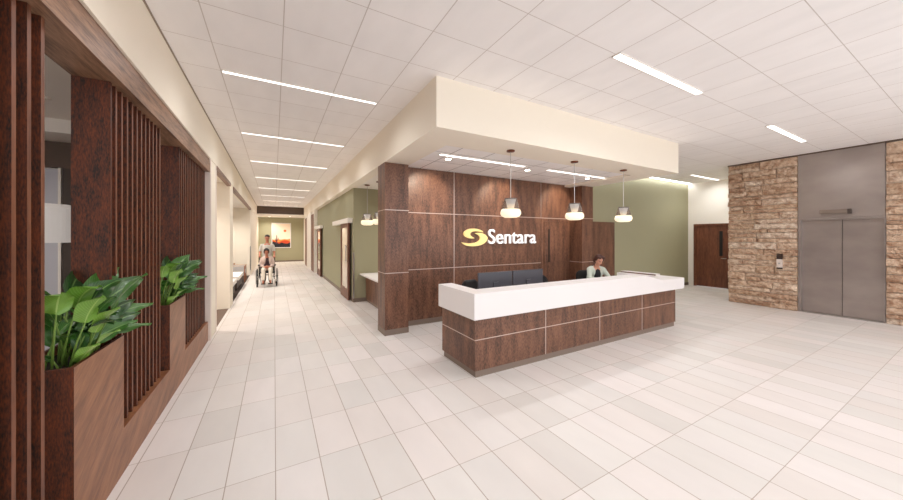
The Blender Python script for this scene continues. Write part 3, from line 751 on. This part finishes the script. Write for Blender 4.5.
flat('print_hills', [(-.12, 1.03), (.99, 1.03), (.99, 1.36), (.8, 1.28), (.62, 1.30), (.45, 1.36), (.3, 1.28), (.1, 1.38), (-.12, 1.44)], 25.264, plain('print_dark', (26,28,38), .6))
flat('print_cactus', [(.10, 1.3), (.19, 1.3), (.19, 1.52), (.25, 1.52), (.25, 1.70), (.22, 1.70), (.22, 1.56), (.18, 1.56), (.165, 1.88), (.13, 1.88), (.115, 1.56), (.07, 1.56), (.07, 1.66), (.04, 1.66), (.04, 1.5), (.10, 1.5)], 25.261, plain('print_mauve', (104,56,58), .6))

# ------------------------------------------------------------------ waiting room furniture
def bench(x0, x1, y0, y1, label):
    t = thing('waiting_bench', label, 'bench', ((x0+x1)/2, (y0+y1)/2, 0), 'white benches in the waiting room')
    obj('cushion', B((x0, x1, y0, y1, .33, .46)), M['bench'], t, bevel=.02)
    obj('base', B((x0+.05, x1-.05, y0+.05, y1-.05, .06, .33)), M['darkpanel'], t)
    for x in (x0+.08, x1-.08):
        for y in (y0+.08, y1-.08): obj('leg', B((x-.02, x+.02, y-.02, y+.02, 0, .06)), M['black'], t)
bench(-2.2, -1.0, 12.3, 13.95, 'farther white upholstered bench in the waiting area on the left')
bench(-2.2, -1.01, 10.5, 11.75, 'nearer white upholstered bench, mostly hidden behind the cream partition')
def armchair(x, y, rz, label):
    t = thing('waiting_chair', label, 'armchair', (x, y, 0), 'grey chairs in the waiting room', rz)
    obj('seat', B((-.30, .30, -.32, .30, .30, .47)), M['seatgrey'], t, local=True, bevel=.03)
    obj('backrest', B((-.30, .30, .22, .34, .40, .95)), M['seatgrey'], t, local=True, bevel=.03)
    for s_ in (-1, 1):
        obj('side_panel', B((min(s_*.31, s_*.37), max(s_*.31, s_*.37), -.30, .30, .25, .62)), M['seatgrey'], t, local=True, bevel=.01)
        obj('armrest', B((min(s_*.325, s_*.36), max(s_*.325, s_*.36), -.36, .32, .62, .632)), M['honey'], t, local=True, bevel=.008)
        for yy in (-.32, .30): 
            bm = bmesh.new(); tube(bm, [(s_*.34, yy, 0), (s_*.34, yy*.95, .62)], [.018, .026], 8); obj('leg', bm, M['legwood'], t, local=True)
armchair(-1.32, 14.9, R(90), 'pale grey armchair with honey wood arms nearest the corridor')
armchair(-1.80, 15.9, R(90), 'pale grey armchair behind the first, against the waiting room end wall')

# drum lamp in the side room
t = thing('drum_pendant', 'white drum pendant lamp hanging behind the wood screen opening', 'pendant lamp', (-2.25, 5.30, 1.67))
bm = bmesh.new(); lathe(bm, [(.001, .43), (.20, .43), (.245, .38), (.245, 0), (.235, 0), (.235, .37), (.19, .42)], n=40); obj('shade', bm, M['drum'], t, local=True, smooth=False)
bm = bmesh.new(); tube(bm, [(0,0,.42), (.008,0,.8), (-.004,0,1.2), (0,0,1.62)], .006, 6); obj('cord', bm, M['white'], t, local=True)
bm = bmesh.new(); lathe(bm, [(.001, 1.60), (.06, 1.60), (.06, 1.628), (.001, 1.628)], n=20); obj('canopy', bm, M['white'], t, local=True)

# ------------------------------------------------------------------ people
def blob(name, parts, mat, parent, voxel=.012, sm=1):
    """parts: ('c', p1, r1, p2, r2) tapered limb or ('e', centre, radii[, euler]) -> one continuous remeshed surface"""
    bm = bmesh.new()
    for p in parts:
        if p[0] == 'c':
            a, r1, b_, r2 = V(p[1]), p[2], V(p[3]), p[4]; d = b_-a
            q = d.to_track_quat('Z', 'Y').to_matrix().to_4x4()
            mat_ = Matrix.Translation((a+b_)/2) @ q
            bmesh.ops.create_cone(bm, cap_ends=True, segments=14, radius1=r1, radius2=r2, depth=max(d.length, 1e-4), matrix=mat_)
            for c_, r_ in ((a, r1), (b_, r2)): bmesh.ops.create_icosphere(bm, subdivisions=2, radius=r_, matrix=Matrix.Translation(c_))
        else:
            rot = Euler(p[3]).to_matrix().to_4x4() if len(p) > 3 else Matrix()
            bmesh.ops.create_icosphere(bm, subdivisions=3, radius=1, matrix=Matrix.Translation(p[1]) @ rot @ Matrix.Diagonal((*p[2], 1)))
    me = bpy.data.meshes.new(name); bm.to_mesh(me); bm.free()
    o = bpy.data.objects.new(name, me); C.objects.link(o)
    md = o.modifiers.new('r', 'REMESH'); md.mode = 'VOXEL'; md.voxel_size = voxel; md.use_smooth_shade = True
    if sm:
        m2 = o.modifiers.new('s', 'SMOOTH'); m2.iterations = sm; m2.factor = .5
    bpy.context.view_layer.update()
    me2 = bpy.data.meshes.new_from_object(o.evaluated_get(bpy.context.evaluated_depsgraph_get()))
    bpy.data.objects.remove(o)
    return link(name, me2, mat, parent, local=True, smooth=True)
def xf(parts, Mx):
    out = []
    for p in parts:
        if p[0] == 'c': out.append(('c', Mx @ V(p[1]), p[2], Mx @ V(p[3]), p[4]))
        else:
            e = (Mx.to_3x3() @ Euler(p[3] if len(p) > 3 else (0,0,0)).to_matrix()).to_euler(); out.append(('e', Mx @ V(p[1]), p[2], tuple(e)))
    return out
def head_parts(Mx):   # head faces local -Y, origin at the head centre
    P_ = [('e', (0, .012, .03), (.074, .092, .088)), ('e', (0, -.018, -.03), (.060, .068, .075)), ('e', (0, -.045, -.085), (.028, .026, .022)),
          ('c', (0, -.088, .012), .009, (0, -.108, -.022), .013), ('e', (-.076, .01, -.005), (.010, .02, .03)), ('e', (.076, .01, -.005), (.010, .02, .03)),
          ('e', (0, -.078, .028), (.05, .014, .012)), ('e', (0, -.083, -.055), (.024, .010, .009))]
    return xf(P_, Mx)
def hand(w, d, side, curl=.6, s=1.0):
    """palm and five fingers: w wrist, d direction of the hand, side = palm width direction towards the thumb"""
    w = V(w); d = V(d).normalized(); sd = V(side).normalized(); n = d.cross(sd).normalized()
    P_ = [('c', w, .022*s, w+d*.075*s+sd*.0, .030*s), ('c', w+d*.03*s-sd*.02*s, .016*s, w+d*.08*s-sd*.028*s, .013*s), ('c', w+d*.03*s+sd*.02*s, .016*s, w+d*.08*s+sd*.028*s, .013*s)]
    for off, L in ((.030, .070), (.010, .078), (-.010, .072), (-.030, .056)):
        a = w+d*.085*s+sd*off*s; b_ = a+(d*math.cos(curl*.5)+n*math.sin(curl*.5))*L*.5*s; c_ = b_+(d*math.cos(curl*1.3)+n*math.sin(curl*1.3))*L*.5*s
        P_ += [('c', a, .0095*s, b_, .0085*s), ('c', b_, .0085*s, c_, .0075*s)]
    a = w+d*.025*s+sd*.025*s; b_ = a+(d*.7+sd*.7)*.04*s; P_ += [('c', a, .013*s, b_, .011*s), ('c', b_, .011*s, b_+(d+n*.3)*.03*s, .009*s)]
    return P_
def face(Mx, parent):
    bm = bmesh.new()
    for s_ in (-1, 1): bmesh.ops.create_icosphere(bm, subdivisions=2, radius=.010, matrix=Mx @ Matrix.Translation((s_*.030, -.079, .010)))
    obj('eyes', bm, M['eye'], parent, local=True, smooth=True)
    bm = bmesh.new(); bmesh.ops.create_icosphere(bm, subdivisions=2, radius=1, matrix=Mx @ Matrix.Translation((0, -.089, -.056)) @ Matrix.Diagonal((.022, .008, .007, 1)))
    obj('mouth', bm, M['lips'], parent, local=True, smooth=True)

# --- receptionist, seated behind the desk, looking down at her work
HM = Matrix.Translation((.0, -.13, 1.205)) @ Euler((R(24), R(4), R(6))).to_matrix().to_4x4()
t = thing('person', 'receptionist in a pale sage blazer and dark top seated behind the desk, looking down', 'person', (6.48, 4.72, 0), rz=R(-22))
SH = 1.0; sw = .165
arms = []
for s_ in (-1, 1):
    arms.append(dict(s=(s_*sw, -.03, SH), e=(s_*.24, -.16, .80), w=(s_*.12, -.40, .80)))
body = head_parts(HM) + [('c', (0, -.02, 1.0), .055, (0, -.09, 1.13), .048), ('e', (0, .0, .95), (.16, .10, .12)), ('e', (0, .04, .75), (.13, .10, .18)), ('e', (0, .08, .58), (.17, .14, .12))]
for a in arms:
    body += [('c', a['s'], .045, a['e'], .036), ('c', a['e'], .036, a['w'], .024)] + hand(a['w'], (-a['w'][0]*1.0, -.6, -.1), (-1 if a['w'][0] > 0 else 1, 0, 0), .5)
for s_ in (-1, 1):
    body += [('c', (s_*.09, .08, .56), .085, (s_*.11, -.34, .54), .058), ('c', (s_*.11, -.34, .53), .055, (s_*.11, -.32, .12), .036), ('c', (s_*.11, -.30, .06), .032, (s_*.11, -.44, .04), .028)]
bd = blob('body', body, M['skin'], t, .008)
face(HM, t)
hp = xf([('e', (0, .030, .045), (.086, .092, .092)), ('e', (0, .06, -.02), (.078, .065, .085)), ('e', (-.045, -.035, .09), (.045, .06, .03)), ('e', (.05, -.035, .088), (.045, .06, .032)),
         ('e', (.074, -.01, .02), (.016, .05, .06)), ('e', (-.074, .02, .02), (.016, .04, .055)), ('e', (0, .12, .0), (.035, .035, .035))], HM)
blob('hair', hp, M['hair'], t, .008)
tp = [('e', (0, -.01, .90), (.115, .112, .15)), ('e', (0, .03, .75), (.13, .11, .16))]
blob('top', tp, M['top'], t, .01)
bl = []
for s_ in (-1, 1):
    bl += [('e', (s_*.085, .012, .93), (.095, .115, .13)), ('c', (s_*.075, .05, 1.015), .055, (s_*(sw), -.02, .99), .060), ('c', (s_*sw, -.03, .99), .060, (s_*.24, -.16, .80), .050), ('c', (s_*.24, -.16, .80), .050, (s_*.14, -.36, .80), .036), ('e', (s_*.10, .04, .74), (.075, .125, .2))]
bl += [('e', (0, .06, .92), (.14, .08, .15)), ('e', (0, .09, .70), (.13, .09, .18))]
blob('blazer', bl, M['blazer'], t, .01)
tr = []
for s_ in (-1, 1): tr += [('c', (s_*.09, .08, .57), .10, (s_*.11, -.34, .545), .068), ('c', (s_*.11, -.34, .54), .066, (s_*.11, -.32, .12), .050)]
blob('trousers', tr + [('e', (0, .09, .58), (.185, .15, .11))], M['trousers'], t, .012)
sh = []
for s_ in (-1, 1): sh += [('c', (s_*.11, -.29, .045), .042, (s_*.11, -.45, .035), .034)]
blob('shoes', sh, M['black'], t, .01)

# --- wheelchair
wx, wy = -.225, 13.15
wc = thing('wheelchair', 'black manual wheelchair rolling up the corridor with a person in it', 'wheelchair', (wx, wy, 0))
for s_ in (-1, 1):
    bm = bmesh.new(); torus(bm, (s_*.31, .14, .30), .285, .016, 'X'); w_ = obj('wheel', bm, M['rubber'], wc, local=True, smooth=True)
    bm = bmesh.new(); torus(bm, (s_*.345, .14, .30), .25, .007, 'X'); obj('hand_rim', bm, M['chrome'], w_, local=True, smooth=True)
    bm = bmesh.new()
    for k in range(12):
        a = PI*2*k/12; tube(bm, [(s_*.31, .14, .30), (s_*.31, .14+.28*math.cos(a), .30+.28*math.sin(a))], .003, 4)
    tube(bm, [(s_*.27, .14, .30), (s_*.34, .14, .30)], .03, 12); obj('spokes', bm, M['chrome'], w_, local=True)
    bm = bmesh.new(); tube(bm, [(s_*.29-.02, -.32, .085), (s_*.29+.02, -.32, .085)], .085, 24); cs = obj('caster', bm, M['rubber'], wc, local=True)
    bm = bmesh.new(); tube(bm, [(s_*.255, -.32, .085), (s_*.255, -.30, .25)], .012, 8); obj('fork', bm, M['chrome'], cs, local=True)
    bm = bmesh.new(); tube(bm, [(s_*.24, .28, .32), (s_*.24, .28, .95), (s_*.24, .40, .97)], .013, 8); tube(bm, [(s_*.24, -.28, .25), (s_*.24, -.28, .70), (s_*.24, -.2, .72), (s_*.24, .28, .72)], .012, 8)
    tube(bm, [(s_*.24, -.30, .27), (s_*.24, .28, .33)], .013, 8); tube(bm, [(s_*.24, -.28, .48), (s_*.24, .28, .46)], .013, 8)
    obj('side_frame', bm, M['black'], wc, local=True, smooth=True)
    obj('armrest', B((s_*.25-.03, s_*.25+.03, -.24, .16, .72, .755)), M['black'], wc, local=True, bevel=.008)
    bm = bmesh.new(); tube(bm, [(s_*.24, .38, .967), (s_*.24, .49, .967)], .018, 8); obj('push_handle', bm, M['rubber'], wc, local=True)
    bm = bmesh.new(); tube(bm, [(s_*.21, -.28, .46), (s_*.17, -.42, .14)], .011, 8); box(bm, s_*.11-.07, s_*.11+.07, -.56, -.40, .11, .13); obj('footrest', bm, M['black'], wc, local=True)
obj('seat', B((-.23, .23, -.24, .26, .46, .50)), M['black'], wc, local=True, bevel=.012)
obj('backrest', B((-.22, .22, .255, .285, .50, .90)), M['black'], wc, local=True, bevel=.01)
bm = bmesh.new(); tube(bm, [(-.24, 0, .30), (.24, 0, .46)], .01, 8); tube(bm, [(.24, 0, .30), (-.24, 0, .46)], .01, 8); obj('cross_brace', bm, M['black'], wc, local=True)

# --- seated person
HM = Matrix.Translation((-.02, .02, 1.20)) @ Euler((R(6), 0, R(0))).to_matrix().to_4x4()
t = thing('person', 'dark-haired person in cream trousers sitting in the wheelchair, hands in lap', 'person', (wx, wy, 0))
body = head_parts(HM) + [('c', (-.01, .08, .98), .05, (-.02, .04, 1.12), .045), ('e', (0, .10, .90), (.15, .095, .13)), ('e', (0, .11, .72), (.135, .10, .16)), ('e', (0, .10, .60), (.16, .13, .09))]
for s_ in (-1, 1):
    body += [('c', (s_*.16, .09, .96), .042, (s_*.22, .06, .72), .034), ('c', (s_*.22, .06, .72), .034, (s_*.07, -.17, .68), .023)] + hand((s_*.07, -.17, .68), (-s_*.8, -.5, -.15), (0, -.3, 1), .6)
    body += [('c', (s_*.09, .08, .585), .08, (s_*.11, -.32, .575), .055), ('c', (s_*.11, -.33, .57), .053, (s_*.11, -.42, .20), .034), ('c', (s_*.11, -.42, .18), .032, (s_*.11, -.53, .16), .028)]
blob('body', body, M['skin2'], t, .009); face(HM, t)
blob('hair', xf([('e', (0, .025, .055), (.090, .095, .085)), ('e', (0, .06, -.01), (.085, .06, .09)), ('e', (.04, -.045, .085), (.05, .05, .03)), ('e', (-.04, -.045, .085), (.05, .05, .03)), ('e', (.076, .0, .01), (.018, .05, .06)), ('e', (-.076, .0, .01), (.018, .05, .06))], HM), M['hairb'], t, .009)
blob('vest', [('e', (0, .085, .86), (.10, .105, .16)), ('e', (0, .07, .69), (.14, .115, .10))], M['plum'], t, .01)
cg = []
for s_ in (-1, 1): cg += [('e', (s_*.085, .10, .88), (.09, .11, .14)), ('c', (s_*.07, .11, .985), .05, (s_*.16, .09, .95), .055), ('c', (s_*.16, .09, .95), .056, (s_*.22, .06, .72), .046), ('c', (s_*.22, .06, .72), .046, (s_*.10, -.13, .685), .034), ('e', (s_*.115, .12, .72), (.06, .11, .14))]
blob('cardigan', cg, M['cardigan'], t, .01)
tr = []
for s_ in (-1, 1): tr += [('c', (s_*.09, .08, .59), .092, (s_*.11, -.32, .58), .066), ('c', (s_*.11, -.33, .575), .065, (s_*.11, -.41, .26), .052)]
blob('trousers', tr, M['cream_trousers'], t, .01)
blob('shoes', [q for s_ in (-1, 1) for q in [('c', (s_*.11, -.42, .165), .036, (s_*.11, -.54, .160), .030)]], M['tanshoe'], t, .01)

# --- standing attendant
HM = Matrix.Translation((0, -.03, 1.70)) @ Euler((R(8), 0, 0)).to_matrix().to_4x4()
t = thing('person', 'standing man in a pale grey t-shirt pushing the wheelchair', 'person', (wx-.01, wy+.72, 0))
body = head_parts(HM) + [('c', (0, .0, 1.47), .06, (0, -.01, 1.62), .055), ('e', (0, .0, 1.36), (.17, .11, .15)), ('e', (0, .0, 1.15), (.15, .10, .20)), ('e', (0, .01, .98), (.165, .12, .12))]
for s_ in (-1, 1):
    body += [('c', (s_*.175, .0, 1.42), .055, (s_*.235, .02, 1.16), .042), ('c', (s_*.235, .02, 1.16), .042, (s_*.24, -.20, 1.03), .028)] + hand((s_*.24, -.20, 1.03), (0, -.8, -.35), (-s_, 0, 0), 1.1)
    body += [('c', (s_*.09, .01, .93), .085, (s_*.10, .0, .50), .058), ('c', (s_*.10, .0, .50), .055, (s_*.10, .03, .09), .038), ('c', (s_*.10, .05, .05), .036, (s_*.11, -.12, .035), .032)]
blob('body', body, M['skin2'], t, .01); face(HM, t)
blob('hair', xf([('e', (0, .02, .062), (.083, .090, .072)), ('e', (0, .05, .02), (.080, .060, .07)), ('e', (0, -.04, .10), (.06, .045, .028))], HM), M['hairb'], t, .009)
ts = [('e', (0, .0, 1.34), (.18, .12, .16)), ('e', (0, .0, 1.15), (.175, .12, .22)), ('e', (0, .01, .98), (.18, .13, .10)), ('c', (-.15, 0, 1.425), .06, (.15, 0, 1.425), .06), ('e', (0, 0, 1.45), (.10, .08, .06))]
for s_ in (-1, 1): ts += [('c', (s_*.172, .0, 1.415), .066, (s_*.225, .015, 1.24), .060)]
blob('t_shirt', ts, M['tee'], t, .012)
tr = [('e', (0, .01, .93), (.175, .13, .10))]
for s_ in (-1, 1): tr += [('c', (s_*.09, .01, .90), .10, (s_*.10, .0, .50), .075), ('c', (s_*.10, .0, .50), .075, (s_*.10, .03, .11), .062)]
blob('trousers', tr, M['trousers'], t, .012)
blob('shoes', [q for s_ in (-1, 1) for q in [('c', (s_*.10, .06, .05), .047, (s_*.11, -.14, .040), .039)]], M['black'], t, .01)

# ------------------------------------------------------------------ light and camera
w = bpy.data.worlds.new('World'); SC.world = w; w.use_nodes = True
w.node_tree.nodes['Background'].inputs[0].default_value = (.95, .965, 1.0, 1); w.node_tree.nodes['Background'].inputs[1].default_value = 1.25
cam = bpy.data.cameras.new('Camera'); co = bpy.data.objects.new('Camera', cam); C.objects.link(co); SC.camera = co
co.location = (0, 0, 1.73); co.rotation_euler = (R(90), 0, R(-29.36))
cam.sensor_width = 36; cam.lens = 315/903*36; cam.shift_y = -12.7/903; cam.clip_start = .05; cam.clip_end = 200
SC.view_settings.view_transform = 'Standard'; SC.view_settings.look = 'None'; SC.view_settings.gamma = 1; SC.view_settings.use_curve_mapping = False
SC.view_settings.exposure = .9
SC.cycles.use_denoising = True
SC.cycles.max_bounces = 10; SC.cycles.diffuse_bounces = 9
